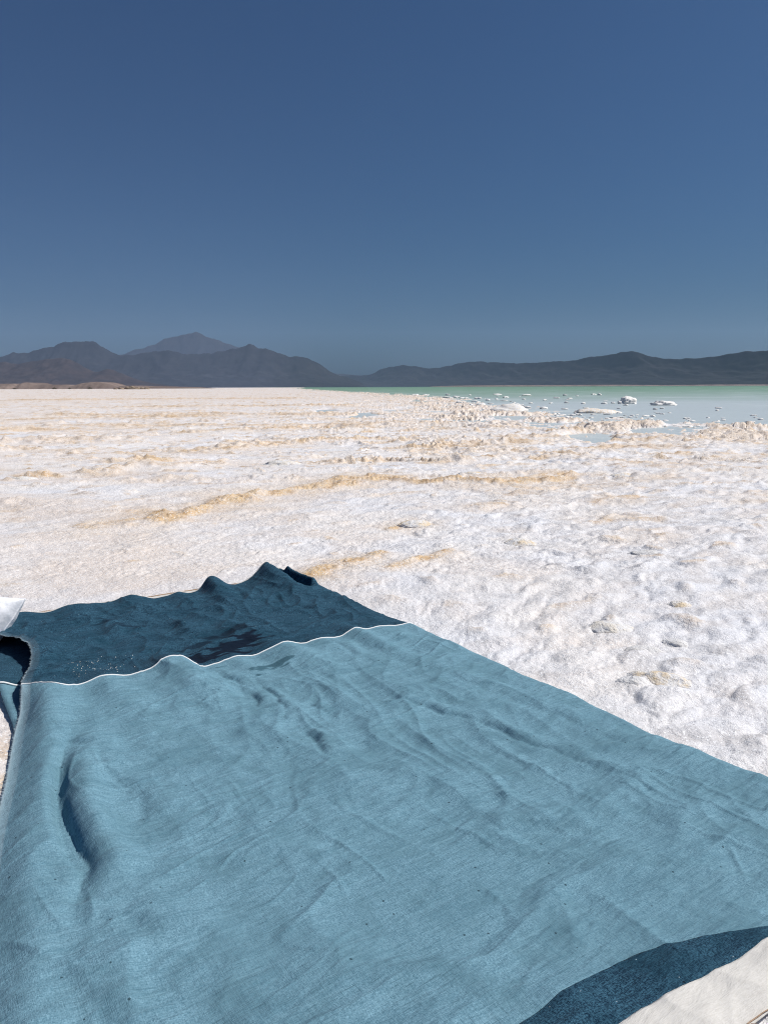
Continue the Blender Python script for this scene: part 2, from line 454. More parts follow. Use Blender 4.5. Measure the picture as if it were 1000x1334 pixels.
def cloth_z(U, V):
    eL = left_edge(V)
    zs = smooth_interp(U, SEAM_U, SEAM_Z) - BASE
    zf = smooth_interp(U + 0.06 * (3.85 - V), FAR_U, FAR_Z) - BASE
    dv = V - 2.78
    # ripples that stand at the seam run a little way into the pale panel, leaning as they go
    zs_n = smooth_interp(U + 0.10 * np.minimum(dv, 0), SEAM_U, SEAM_Z) - BASE
    fall = np.where(dv < 0, np.exp(-(dv / 0.34) ** 2), np.exp(-(dv / 0.16) ** 2))
    z = BASE + zs_n * fall
    dfv = 3.85 - V
    z = z + zf * np.where(dfv > 0, np.exp(-(dfv / 0.26) ** 2), np.exp(-(dfv / 0.05) ** 2))
    # the corner hump: a sharp tent with a hollow on its right flank
    d, p, sd = poly_dist(U, V, [(1.745, 3.87), (1.755, 3.70), (1.79, 3.52)])
    z = z + 0.036 * np.exp(-(d / 0.06) ** 2) * (1 - 0.55 * p)
    d, p, sd = poly_dist(U, V, [(1.80, 3.83), (1.825, 3.74), (1.87, 3.64)])
    z = z - 0.075 * np.exp(-(d / 0.026) ** 2)
    d, p, sd = poly_dist(U, V, [(1.855, 3.79), (1.88, 3.71), (1.915, 3.62)])
    z = z + 0.050 * np.exp(-(d / 0.024) ** 2)
    d, p, sd = poly_dist(U, V, [(1.43, 3.86), (1.40, 3.70), (1.36, 3.58)])
    z = z + 0.012 * np.exp(-(d / 0.045) ** 2) * (1 - 0.7 * p)
    # lifted selvage on the left
    el = smooth_interp(V, [0.6, 1.0, 1.35, 1.7, 2.1, 2.4, 2.7, 2.9, 3.1, 3.3, 3.5, 3.8],
                          [0.01, 0.018, 0.025, 0.030, 0.036, 0.038, 0.024, 0.016, 0.022, 0.040, 0.040, 0.02])
    a = U - eL
    lay = sst(2.95, 2.70, V)
    z = z + el * np.exp(-(np.maximum(a - 0.05 - 0.03 * lay, 0) / 0.075) ** 2) * (1 - lay * (1 - sst(-0.02, 0.16, a)))
    z = z - 0.010 * lay * np.exp(-(a / 0.03) ** 2)
    # the deep fold beside it
    cr = [(0.475, 2.66), (0.455, 2.50), (0.405, 2.36), (0.355, 2.22), (0.322, 2.09), (0.300, 1.92), (0.298, 1.78), (0.310, 1.70), (0.272, 1.61), (0.240, 1.50)]
    d, p, sd = poly_dist(U, V, cr)
    amp = np.interp(p, [0, 0.2, 0.33, 0.44, 0.6, 0.74, 0.86, 1.0], [0.0, 0.12, 0.55, 0.95, 1.0, 0.8, 0.3, 0.0])
    rr = np.where(sd > 0, d, -d)
    z = z - 0.026 * amp * np.exp(-(rr / 0.020) ** 2)
    z = z + 0.050 * amp * np.where(rr > 0, np.exp(-((rr - 0.066) / 0.052) ** 2), 0) 
    z = z + 0.008 * amp * np.where(rr < 0, np.exp(-((rr + 0.03) / 0.025) ** 2), 0)
    for pts, dep, hw, lip, s in CREASES:
        d, p, sd = poly_dist(U + 0.022 * perlin(U * 7, V * 7, 301) + 0.008 * perlin(U * 19, V * 19, 303), V + 0.022 * perlin(U * 7 + 5, V * 7, 302), pts)
        rr = d * sd * s
        am = np.clip(np.sin(np.pi * np.clip(p, 0.04, 0.96)) * 1.6, 0, 1) * np.clip(0.70 + 0.9 * perlin(U * 6, V * 6, 305), 0.12, 1.15)
        z = z - dep * am * np.exp(-(d / (hw * 0.6)) ** 2) + 0.62 * lip * am * np.exp(-((rr - hw * 1.8) / (hw * 1.5)) ** 2)
    # general unevenness of the ground below, soft wrinkles, and fine creasing along the weave
    wx = U + 0.05 * perlin(U * 3, V * 3, 40); wy = V + 0.05 * perlin(U * 3 + 9, V * 3, 41)
    z = z + 0.010 * fbm(wx * 2.4, wy * 2.0, 11, 3)
    rdg = np.clip(1 - 3.2 * np.abs(perlin(wx * 2.2 + 0.9 * wy, wy * 4.6 - 0.6 * wx, 23)), 0, 1) ** 2
    z = z + 0.0055 * rdg * sst(-0.2, 0.5, perlin(U * 1.7, V * 1.7, 61))
    rdg = np.clip(1 - 3.0 * np.abs(perlin(wx * 4.5 - wy, wy * 3.0, 29)), 0, 1) ** 2
    z = z + 0.005 * rdg * sst(-0.1, 0.5, perlin(U * 2.1 + 4, V * 2.1, 63))
    # soft folds that run along the blanket through its middle, fading out towards the ends
    mid = np.exp(-((U - 1.30) / 0.50) ** 2) * np.exp(-((V - 1.95) / 0.62) ** 2)
    fo = perlin(wx * 4.6 + 0.5 * wy, wy * 1.5 - 0.4 * wx, 211); fo2 = perlin(wx * 8.5 - 1.6 * wy, wy * 2.4 + 3, 213)
    z = z + mid * (0.016 * (np.clip(1 - 2.2 * np.abs(fo), 0, 1) ** 1.6 - 0.3) + 0.0075 * np.clip(1 - 2.4 * np.abs(fo2), 0, 1) ** 1.5)
    dk = sst(2.85, 3.05, V) * sst(3.85, 3.6, V)
    fo = perlin(wx * 3.4 + 1.9 * wy, wy * 3.4 - 0.6 * wx, 217); fo2 = perlin(wx * 7.5 - 2.0 * wy, wy * 5.5 + wx, 219)
    z = z + dk * (0.015 * (np.clip(1 - 2.2 * np.abs(fo), 0, 1) ** 1.5 - 0.25) + 0.009 * np.clip(1 - 2.6 * np.abs(fo2), 0, 1) ** 1.5)
    nr = sst(1.75, 1.35, V)
    fo = perlin(wx * 2.1 - 1.2 * wy, wy * 4.4 + 1.4 * wx, 223)
    z = z + nr * 0.013 * (np.clip(1 - 2.0 * np.abs(fo), 0, 1) ** 1.5 - 0.3)
    # the right-hand edge lifts and dips where it bridges the lumps
    z = z + 0.012 * (perlin(V * 3.3, V * 0 + 1.7, 227) + 0.5 * perlin(V * 8.1, V * 0 + 2.7, 229)) * np.exp(-((right_edge(V) - U - 0.05) / 0.10) ** 2)
    # sharp little drag creases, in sheaves
    for k, (fu, fv, sh, am) in enumerate(((2.6, 9.0, 1.3, 0.0050), (3.4, 13.0, -0.9, 0.0036), (9.0, 3.0, 0.8, 0.0042), (6.0, 19.0, 0.4, 0.0022))):
        nn = perlin(wx * fu + sh * wy * 2, wy * fv - sh * wx * 2, 83 + 5 * k)
        cr_ = np.clip(1 - 5.0 * np.abs(nn), 0, 1)
        z = z + am * cr_ ** 1.5 * sst(-0.05, 0.55, perlin(U * 2.6 + 3 * k, V * 2.6, 91 + k))
    z = z + 0.0022 * fbm(U * 7, V * 16, 31, 3) + 0.0012 * fbm(U * 22, V * 40, 37, 2)
    # right edge rolls down to the fold
    e = right_edge(V) - U
    hem = lay * np.exp(-(np.maximum(a, 0) / 0.055) ** 2)
    z = 0.008 + (z - 0.008) * (1 - 0.8 * hem)
    z = np.maximum(z, 0.016 - 0.008 * hem)
    t = np.clip(e / 0.045, 0, 1)
    z = 0.007 + (z - 0.007) * np.sqrt(np.clip(1 - (1 - t) ** 2, 0, 1)) 
    return z

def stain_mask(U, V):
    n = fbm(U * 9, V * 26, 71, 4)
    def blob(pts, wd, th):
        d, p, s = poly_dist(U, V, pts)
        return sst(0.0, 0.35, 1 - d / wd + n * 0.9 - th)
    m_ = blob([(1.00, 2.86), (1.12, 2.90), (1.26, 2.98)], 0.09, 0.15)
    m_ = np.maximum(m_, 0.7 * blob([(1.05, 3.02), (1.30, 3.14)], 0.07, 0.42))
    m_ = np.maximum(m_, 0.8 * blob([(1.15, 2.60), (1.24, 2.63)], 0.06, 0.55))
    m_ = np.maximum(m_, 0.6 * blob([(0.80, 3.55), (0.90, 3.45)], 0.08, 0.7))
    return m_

def near_line(U): return 0.716 + 0.024 * sst(1.36, 0.95, U)

def far_seam(U): return 2.78 + 0.11 * sst(0.50, 0.34, U)

def near_seam(U):  # where the pale panel meets the near dark band
    return np.maximum(smooth_interp(U, [-0.2, 0.50, 0.843, 0.94, 1.04, 1.125, 1.22, 1.306, 1.423, 1.60, 2.1], [0.80, 0.825, 0.840, 0.842, 0.842, 0.834, 0.806, 0.771, 0.735, 0.728, 0.728]), 0.726)

def cloth_panel(name, v0, v1, rows, mat, parent, ext_near=0, cols=440, under=90):
    """one colour band of the folded blanket: top layer, rolled right fold, and the layer underneath"""
    t = np.linspace(0, 1, rows)[:, None]
    s = np.linspace(0, 1, cols)[None, :]
    s = np.where(s > 0.97, s, s)
    Uc = 0.2 + 1.8 * s + 0 * t
    for _ in range(2):
        Va = v0(Uc) if callable(v0) else v0
        Vb = v1(Uc) if callable(v1) else v1
        V = Va + (Vb - Va) * t + 0 * Uc
        L = left_edge(V); Rr = right_edge(V)
        Uc = L + (Rr - L) * s
    U = Uc
    Z = cloth_z(U, V)
    # under layer, from the fold back to its own selvage
    su = np.linspace(0, 1, under)[None, :]
    Vu = V[:, -1:] + 0 * su
    Ur = U[:, -1:]
    Ul = 0.292 + 0.012 * perlin(Vu * 3, Vu * 0 + 2.2, 5) - 0.25 * sst(1.6, 0.7, Vu) - 0.16*sst(2.55,1.9,Vu)
    Uu = Ur + (Ul - Ur) * su
    Vu = np.where(Vu < 0.718, 0.718 - (0.718 - Vu) * 0.55, Vu)
    Vu = Vu + 0.22 * sst(0.62, 0.36, Uu) * np.exp(-((Vu - 2.78) / 0.32) ** 2)
    Zu = 0.0045 + 0.003 * perlin(Uu * 6, Vu * 6, 77)
    edge = np.exp(-((Uu - Ul) / 0.05) ** 2)
    Zu = Zu + edge * (0.010 * np.exp(-((Vu - 3.05) / 0.25) ** 2) + 0.020 * np.exp(-((Vu - 3.0) / 0.10) ** 2))
    Ua = np.concatenate([U, Uu[:, 1:]], 1); Va_ = np.concatenate([V, Vu[:, 1:]], 1)
    Za = np.concatenate([Z, Zu[:, 1:]], 1)
    if ext_near: Za = ext_near(Ua, Va_, Za)
    X, Y = to_xy(Ua, Va_)
    nr, nc = Ua.shape
    co = np.stack([X, Y, Za], -1).reshape(-1, 3)

    arc = np.concatenate([U, 2 * U[:, -1:] - Uu[:, 1:]], 1)
    wv = np.stack([arc, Va_, 0 * Ua], -1).reshape(-1, 3)
    fray = np.zeros_like(Ua)
    fr = np.exp(-np.maximum(Ua[:, :cols] - left_edge(Va_[:, :cols]), 0) / 0.006) * 0.4
    hemline = np.exp(-((Ua[:, :cols] - left_edge(Va_[:, :cols]) - 0.028) / 0.0022) ** 2) * 0.0
    ae = Ua[:, :cols] - left_edge(Va_[:, :cols])
    pale = 0.22 + 0.78 * sst(2.92, 2.86, Va_[:, :cols])
    fray[:, :cols] = np.clip(fr * (0.4 + 0.6 * pale) + pale * 0.16 * sst(0.030, 0.026, ae) + pale * 0.20 * np.exp(-((ae - 0.030) / 0.0022) ** 2), 0, 1)
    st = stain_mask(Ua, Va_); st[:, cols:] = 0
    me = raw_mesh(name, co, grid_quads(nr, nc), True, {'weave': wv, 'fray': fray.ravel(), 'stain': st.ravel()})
    o = link(name, me, mat, parent)
    sm = o.modifiers.new('thickness', 'SOLIDIFY'); sm.thickness = 0.0016; sm.offset = -1.0
    return o, U, V, Z

# ------------------------------------------------------------------ the salt flat
SH_Y = [10, 14, 16, 17, 18.2, 19.5, 21.2, 22.7, 26.8, 32.3, 42, 65, 92, 140, 263, 700, 3000, 12000]
SH_X = [400, 200, 80, 40, 22, 14.5, 10.6, 8.6, 6.9, 6.5, 6.0, 6.3, 5.5, 0.0, -18, -75, -300, -1500]
def shore_x(y): return np.interp(y, SH_Y, SH_X)
def shore_d(x, y):
    """metres into the lake (positive) or onto the crust (negative)"""
    x = np.asarray(x, float); y = np.asarray(y, float)
    d, p, sd = poly_dist(x, y, list(zip(SH_X, SH_Y)))
    return d * np.where(x > shore_x(y), 1.0, -1.0)
WATER_Z = -0.045

RIDGES = [  # ochre crust ridges: points, half width, height, colour strength
    ([(-2.0, 6.2), (-1.83, 6.58), (-1.7, 7.0), (-1.4, 7.69), (-0.99, 8.15), (-0.61, 8.66), (-0.14, 9.23), (0.36, 8.91), (0.92, 9.12), (1.41, 8.74), (1.83, 9.1), (2.11, 9.32), (2.6, 9.6)], 0.20, 0.050, 1.0),
    ([(-0.46, 4.29), (-0.33, 4.61), (-0.15, 4.93), (-0.05, 5.17)], 0.085, 0.026, 0.85),
    ([(0.0, 4.51), (0.25, 4.81), (0.47, 5.09)], 0.06, 0.016, 0.6),
    ([(0.0, 5.89), (0.25, 6.16), (0.35, 6.23)], 0.07, 0.020, 0.8),
    ([(1.85, 7.16), (2.24, 7.4), (2.5, 7.49)], 0.13, 0.012, 0.6),
    ([(-3.95, 9.9), (-3.81, 10.11), (-3.57, 10.8), (-3.34, 11.7)], 0.16, 0.055, 0.45),
    ([(-3.41, 10.79), (-2.92, 11.21), (-2.46, 11.43)], 0.17, 0.065, 0.5),
    ([(-2.44, 14.4), (-1.24, 15.56), (0.01, 16.18)], 0.26, 0.06, 0.7),
    ([(-8.6, 15.3), (-7.81, 15.66), (-7.11, 15.85), (-6.65, 16.28), (-5.0, 16.6)], 0.30, 0.10, 0.35),
    ([(-2.98, 14.24), (-2.62, 14.6), (-2.3, 15.39)], 0.22, 0.07, 0.5),
    ([(1.1, 7.8), (2.25, 8.58), (3.73, 9.28)], 0.20, 0.015, 0.35),
    ([(-2.41, 5.94), (-2.19, 6.35), (-1.88, 6.75)], 0.14, 0.020, 0.5),
    ([(3.54, 10.35), (4.58, 11.41), (6.35, 12.68)], 0.26, 0.025, 0.35),
    ([(-9.5, 21.5), (-6.0, 22.5), (-2.5, 22.0), (0.5, 23.5), (2.5, 23.0)], 0.5, 0.07, 0.6),
    ([(-14, 30), (-9, 31.5), (-4, 31), (1, 33)], 0.7, 0.08, 0.6),
    ([(2.2, 16.5), (3.6, 17.2), (5.2, 16.8), (6.6, 17.4)], 0.35, 0.06, 0.55),
    ([(0.6, 12.5), (1.6, 13.1), (2.5, 12.9)], 0.28, 0.05, 0.5),
    ([(-5.0, 18.6), (-3.3, 19.8), (-1.1, 21.6), (0.0, 22.8)], 0.26, 0.06, 0.7),
    ([(-5.0, 12.8), (-4.4, 13.3)], 0.20, 0.05, 0.5),
    ([(-13.5, 27.2), (-9.8, 28.2), (-5.8, 29.3)], 0.42, 0.08, 0.7),
    ([(-16.0, 43.0), (-11.0, 44.7), (-0.9, 46.9)], 0.9, 0.10, 0.7),
    ([(-34.2, 69.1), (-22.3, 75.1), (-7.5, 76.7)], 1.8, 0.12, 0.8),
    ([(-0.3, 16.6), (0.0, 16.4), (0.6, 15.9)], 0.22, 0.06, 0.6),
    ([(0.5, 12.9), (1.3, 14.2), (2.2, 15.0), (3.4, 15.3)], 0.20, 0.045, 0.65),
    ([(4.5, 12.5), (5.1, 12.7)], 0.20, 0.05, 0.7),
    ([(-4.0, 13.4), (-3.1, 13.4), (-2.4, 14.4)], 0.24, 0.065, 0.6),
    ([(-4.1, 10.1), (-3.4, 9.8)], 0.14, 0.05, 0.5),
    ([(3.2, 11.5), (4.1, 10.7), (5.1, 10.1)], 0.18, 0.03, 0.55),
    ([(0.4, 19.9), (3.0, 21.3), (4.9, 19.0)], 0.36, 0.07, 0.6),
    ([(4.6, 15.5), (6.4, 16.1), (7.4, 14.7)], 0.28, 0.05, 0.6),
    ([(0.4, 11.0), (1.4, 11.5)], 0.16, 0.03, 0.5),
    ([(1.6, 6.1), (1.9, 6.35), (2.4, 6.3)], 0.10, 0.018, 0.5),
    ([(0.75, 6.9), (1.05, 7.15)], 0.11, 0.022, 0.6),
]

def rect_mask(x, y, grow):
    U, V = to_uv(x, y)
    d = np.maximum(np.maximum(0.03 + np.interp(V, SELV_V, SELV_U) - U, U - 1.97), np.maximum(0.70 - V, V - 3.86))
    return sst(grow, -0.04, d)

def salt_height(x, y, spacing):
    """height of the crust and its colour masks"""
    def fade(wl): return np.clip((wl / (spacing * 2.0)) ** 1.2, 0, 1)
    dist = np.hypot(x, y)
    far = sst(3, 12, dist)
    c, s = math.cos(0.62), math.sin(0.62)
    xr = x * c + y * s; yr = -x * s + y * c
    wx = xr + 0.06 * perlin(x * 4, y * 4, 50); wy = yr + 0.06 * perlin(x * 4 + 7, y * 4, 51)
    z = (0.020 + 0.025 * far) * fbm(xr * 0.30, yr * 0.55, 101, 2) * fade(2)
    z = z + (0.013 + 0.004 * far) * fbm(xr * 1.3, yr * 2.2, 105, 2) * fade(0.5)
    rgt = sst(-0.6, 1.2, x / np.maximum(y, 1) * 4)
    b1 = np.abs(perlin(wx * 3.3, wy * 5.6, 111))
    b2 = np.abs(perlin(wx * 7.5 + 3, wy * 11, 113))
    b3 = np.abs(perlin(wx * 17, wy * 24, 117))
    z = z + ((0.010 + 0.017 * rgt) * (b1 - 0.3) * fade(0.3) + (0.009 + 0.006 * rgt) * (b2 - 0.3) * fade(0.13) + 0.006 * (b3 - 0.3) * fade(0.06))
    z = z + 0.0022 * fbm(x * 36, y * 36, 121, 2) * fade(0.03)
    right = rgt        # lumpier crust on the lake side
    sp = perlin(wx * 4.6 + 30, wy * 6.2, 131)
    knob = sst(0.28, 0.62, sp)
    z = z + 0.019 * knob * (0.35 + 0.65 * right) * fade(0.2)
    # broken crust plates, their ragged edges lying across the view
    dens = sst(4.5, 12, dist)
    wq = 0.45 * perlin(x * 0.6, y * 0.6, 141) + 0.14 * perlin(x * 2.3, y * 2.3, 142) + 0.07 * perlin(x * 6.5, y * 6.5, 144)
    crumb = 0.4 + 1.1 * np.abs(perlin(x * 5, y * 7, 149)) + 0.9 * np.abs(perlin(x * 12, y * 15, 151))
    och = np.zeros_like(z); brn_shade = np.zeros_like(z)
    for fx, fy, thr, h, sd_, lo_ in ((0.10, 0.42, 0.02, 0.055, 143, 0), (0.22, 0.85, 0.12, 0.045, 153, 5), (0.55, 1.7, 0.22, 0.034, 173, 11), (1.3, 3.2, 0.27, 0.022, 177, 23)):
        nn = perlin(x * fx + 0.05 * y + 0.5 * wq, y * fy - 0.06 * x + wq * (0.35 + fy * 0.35), sd_)
        on = dens * sst(0.02, 0.34, perlin(x * fx * 3.1 + 9, y * fx * 3.1, sd_ + 3))
        lip = np.exp(-((nn - thr - 0.05) / 0.075) ** 2) * on            # the raised, crumbled rim
        step = sst(-0.02, 0.03, nn - thr) * sst(0.5, 0.1, nn - thr) * on
        z = z + h * (0.40 * step + 0.75 * lip * crumb)
        och = np.maximum(och, 0.95 * np.exp(-((nn - thr + 0.01) / 0.10) ** 2) * on * (0.35 + 0.9 * np.abs(perlin(x * 1.1, y * 1.7, sd_ + 5)) + 0.3 * perlin(x * 0.4, y * 0.7, sd_ + 8)))
        brn_shade = np.maximum(brn_shade, np.exp(-((nn - thr + 0.015) / 0.028) ** 2) * on * sst(0.0, 0.25, perlin(x * 2.1 + lo_, y * 2.1, sd_ + 6)))  # plate edges: brown mineral and the underside's shade, both as colour
    och = np.clip(och, 0, 1)
    sm = np.ones_like(z)
    for pts, hw, h, cs in RIDGES:
        px = [p[0] for p in pts]; py = [p[1] for p in pts]
        mk = (x > min(px) - 6 * hw) & (x < max(px) + 6 * hw) & (y > min(py) - 6 * hw) & (y < max(py) + 6 * hw)
        if not mk.any(): continue
        xs, ys = x[mk], y[mk]
        d, p, sd = poly_dist(xs + hw * 1.1 * perlin(xs * 2.5, ys * 2.5, 161), ys + hw * 1.3 * perlin(xs * 2.5 + 5, ys * 2.5, 163), pts)
        en = sst(0, 0.06, p) * sst(1, 0.94, p) * 0.7 + 0.3
        g = np.exp(-(d / hw) ** 2) * en
        z[mk] = z[mk] + h * g * (0.35 + 0.7 * np.abs(perlin(xs * 5, ys * 5, 165)) + 0.4 * np.abs(perlin(xs * 19, ys * 19, 166)))
        o2 = cs * np.exp(-(d / (hw * 1.15)) ** 2) * en * (1.15 + 0.8 * perlin(xs * 6, ys * 8, 167))
        brn_shade[mk] = np.maximum(brn_shade[mk], min(1.0, cs * 1.25) * np.exp(-((ys - np.interp(xs, px, py) + 0.55 * hw) / (0.42 * hw)) ** 2) * np.exp(-(d / (1.2 * hw)) ** 2) * en * sst(-0.15, 0.35, perlin(xs * 3.1 / (hw * 6 + 0.2), ys * 3.1 / (hw * 6 + 0.2), 169)))  # near flank of the ridge: brown mineral plus painted shade
        halo = 0.50 * cs * np.exp(-(d / (hw * 3.0)) ** 2) * en * (0.9 + 0.9 * perlin(xs * 1.6, ys * 2.4, 168))
        och[mk] = np.maximum(och[mk], np.clip(np.maximum(o2, halo), 0, 1))
    och = np.maximum(och, 0.55 * knob * sst(-0.1, 0.30, perlin(x * 1.3, y * 1.3, 171)) * sst(0.35, 0.75, sp))
    # shore: crumbled crust that sinks into the lake
    d = shore_d(x, y) + 2.2 * perlin(x * 0.22, y * 0.16, 181) + 0.9 * perlin(x * 0.9, y * 0.6, 183)
    sh = np.exp(-((d + 3.0) / 6.0) ** 2)
    lump = 0.8 * np.abs(perlin(x * 2.9, y * 1.5, 185)) + 0.8 * np.abs(perlin(x * 6.6, y * 3.2, 187)) + 0.45 * np.abs(perlin(x * 9.5, y * 5.0, 189))
    lump = lump * (0.45 + 0.85 * sst(-0.25, 0.35, perlin(x * 0.55, y * 0.33, 186)))
    sh2 = np.exp(-((d + 1.8) / 2.6) ** 2)
    z = z + 0.095 * sh2 * np.tanh(2.6 * np.maximum(lump - 0.40, 0)) + 0.07 * sh * (lump - 0.55)
    och = np.maximum(och, sh * np.clip(1.2 * lump - 0.4, 0, 0.6))
    z = z - 0.9 * sst(-1.5, 9, d) * 0.5 - 0.05 * sst(-9, -1, d)
    pud = sst(0.30, 0.6, perlin(x * 0.55 + 2, y * 0.30, 191)) * np.exp(-((d + 6.5) / 4.5) ** 2)
    z = z - 0.13 * pud
    # pressed flat under the blanket
    rm = rect_mask(x, y, 0.22)
    z = z * (1 - 0.75 * rm) - 0.045 * rect_mask(x, y, 0.0) - 0.004 * rm
    lft = sst(0.3, -1.0, x / np.maximum(y, 1) * 2.2)
    tan = np.clip(0.10 + 0.60 * lft * (0.55 + 0.8 * perlin(x * 0.35, y * 0.8, 195)) + 0.60 * sst(14, 110, dist) + 0.20 * sst(0.0, 0.6, fbm(wx * 1.9, wy * 4.5, 198, 3)) + 0.30 * sst(0.1, 0.6, fbm(x * 0.8, y * 1.5, 197, 3)), 0, 0.8) * 0.85
    grey = np.clip(0.50 * sst(0.10, 0.5, perlin(wx * 5.2 + 2, wy * 8, 199)) * right + 0.25 * sst(0.3, 0.0, b2) * right, 0, 0.6) * sst(26, 6, dist)
    grey = grey * (1 - och)
    fleck = 0.70 * sst(4, 14, dist) * (0.45 + 0.55 * sst(90, 25, dist))
    return z, np.clip(och, 0, 1), tan, grey, fleck, np.clip(brn_shade, 0, 1)

def build_ground(mat):
    cols = 1150
    inv = np.concatenate([np.linspace(1 / 0.72, 1 / 4.5, 540, endpoint=False), np.linspace(1 / 4.5, 1 / 11.0, 260, endpoint=False),
                          np.linspace(1 / 11.0, 1 / 60.0, 420, endpoint=False), np.linspace(1 / 60.0, 1 / 2600.0, 120)])
    rows = len(inv)
    D = (1 / inv)[:, None]
    s_ = np.linspace(-1, 1, cols)[None, :]
    tx = 1.8 * (0.27 * s_ + 0.73 * s_ ** 3)
    X = D * tx; Y = D + 0 * tx
    spacing = np.maximum(np.abs(np.gradient(D[:, 0]))[:, None], D * 0.0018) + 0 * tx
    z, och, tan, grey, fleck, brn_shade = salt_height(X, Y, spacing)
    z = z * 1.0
    co = np.stack([X, Y, z], -1).reshape(-1, 3)
    q = grid_quads(rows, cols)
    n0 = len(co)
    # coarse remainder behind and far to the sides
    B = 13500.0
    ex = np.array([(-B, -B, -1.2), (B, -B, -1.2), (B, 0.71, -1.2), (-B, 0.71, -1.2),
                   (-60, -60, -0.09), (60, -60, -0.09), (60, 0.9, -0.09), (-60, 0.9, -0.09),
                   (-B, 0.71, -1.2), (B, 0.71, -1.2), (B, B, -1.2), (-B, B, -1.2)])
    q2 = np.array([(0, 1, 2, 3), (4, 5, 6, 7), (8, 9, 10, 11)]) + n0
    co = np.concatenate([co, ex]); q = np.concatenate([q, q2])
    pad = np.zeros(len(ex))
    me = raw_mesh('ground', co, q, True, {'ochre': np.concatenate([och.ravel(), pad]), 'tan': np.concatenate([tan.ravel(), pad + 0.4]), 'grey': np.concatenate([grey.ravel(), pad]), 'fleck': np.concatenate([fleck.ravel(), pad]), 'brown': np.concatenate([brn_shade.ravel(), pad])})
    return tag(link('ground', me, mat), kind='structure')

def ground_z(x, y):
    z, *_ = salt_height(np.array([[float(x)]]), np.array([[float(y)]]), np.array([[0.01]]))
    return float(z[0, 0])

M_SALT = salt_material()
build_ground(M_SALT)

def build_water():
    rows, cols = 260, 260
    inv = np.linspace(1 / 15.0, 1 / 5200.0, rows)
    D = (1 / inv)[:, None]
    tx = np.linspace(-0.14, 1.5, cols)[None, :]
    X = D * tx; Y = D + 0 * tx
    Z = np.full_like(X, WATER_Z)
    d = shore_d(X, Y)
    dep = 0.72 * np.clip((1 / 48.0 - 1 / Y) / (1 / 48.0 - 1 / 420.0), 0, 1) + 0.28 * sst(300, 1500, Y)
    me = raw_mesh('lake', np.stack([X, Y, Z], -1).reshape(-1, 3), grid_quads(rows, cols), True, {'depth': dep.ravel()})
    return tag(link('lake', me, water_material()), kind='structure')
build_water()

# ------------------------------------------------------------------ mountains
def mountain(name, dist, sky_px, depth, mat, seed, base_px=506.5, gully=0.5, n=(420, 110), far_left=0.0):
    """a range whose crest line is known as bearing (px across) against elevation (px above the horizon)"""
    sx = np.array([p[0] for p in sky_px], float); sy = np.array([p[1] for p in sky_px], float)
    hor = 505.4 - 0.0035 * sx
    dd = dist * (1 + far_left * (1 - (sx - sx[0]) / (sx[-1] - sx[0])) ** 2)   # a range may run obliquely away
    xs = (sx - 500) / 1000 * dd
    hs = (hor - sy) / 1000 * dd + CAM_H
    o_ = np.argsort(xs); xs = xs[o_]; hs = hs[o_]; dd = dd[o_]
    U = np.linspace(xs[0], xs[-1], n[0])[None, :]
    t = np.linspace(-1, 1, n[1])[:, None]
    crest = smooth_interp(U, xs, hs)
    crest = np.maximum(crest, 0)
    X = U + 0 * t
    Y = np.interp(U, xs, dd) + t * depth
    k = 1 / depth
    prof = np.where(t < 0, np.clip(1 + t, 0, 1) ** 1.25, np.clip(1 - t, 0, 1))
    rd = ridged(X * k * 2.2, t * 1.6, seed + 1, 4) / 1.9
    spur = np.clip(rd - 0.35, 0, 1)
    env = 4 * np.abs(t) * (1 - np.abs(t))
    Z = crest * prof * (1 - gully * env * (1 - spur))
    Z = Z + crest * 0.035 * fbm(X * k * 9, t * 6, seed + 5, 4) * np.clip(1.2 - np.abs(t), 0, 1) * sst(0, 0.1, 1 - np.abs(t))
    Z = np.where(np.abs(t) > 0.995, -3.0, Z)
    me = raw_mesh(name, np.stack([X, Y, Z], -1).reshape(-1, 3), grid_quads(n[1], n[0]), True)
    return tag(link(name, me, mat), kind='structure')

M_ROCK = rock_material('dark_rock', (0.013, 0.013, 0.016), (0.025, 0.024, 0.026), 0.006)
M_ROCK2 = rock_material('brown_rock', (0.031, 0.024, 0.025), (0.056, 0.041, 0.038), 0.008)
M_BANK = rock_material('pale_silt', (0.17, 0.132, 0.118), (0.25, 0.195, 0.170), 0.02)
mountain('mountain_range', 12300, [(-260, 480), (-100, 476), (60, 470), (130, 466), (165, 462), (185, 456), (205, 450), (222, 443), (238, 438), (250, 437), (258, 434), (268, 436), (280, 441), (295, 446), (310, 451), (340, 460), (380, 474), (420, 484), (460, 488), (500, 492), (560, 500)], 1500, M_ROCK, 3)
mountain('mountain_range', 8000, [(-320, 478), (-160, 470), (0, 467), (15, 464), (22, 461), (45, 460), (60, 456), (80, 451), (95, 446), (105, 447), (118, 445), (132, 447), (145, 454), (160, 462), (180, 462), (205, 459), (228, 457), (250, 462), (285, 459), (310, 455), (322, 451), (330, 450), (342, 454), (352, 455), (365, 460), (380, 464), (395, 465), (410, 470), (425, 479), (440, 488), (455, 492), (470, 498), (480, 504)], 900, M_ROCK, 21)
mountain('mountain_range', 5200, [(420, 503), (445, 490), (470, 489), (482, 488), (500, 480), (515, 477), (530, 476), (545, 478), (560, 480), (580, 477), (600, 473), (620, 471), (640, 472), (660, 473), (690, 473), (715, 471), (740, 470), (765, 465), (785, 463), (800, 460), (815, 458), (828, 461), (850, 466), (868, 468), (890, 467), (920, 465), (950, 460), (975, 458), (1000, 455), (1080, 450), (1200, 456), (1400, 452)], 800, M_ROCK, 44, far_left=1.0)
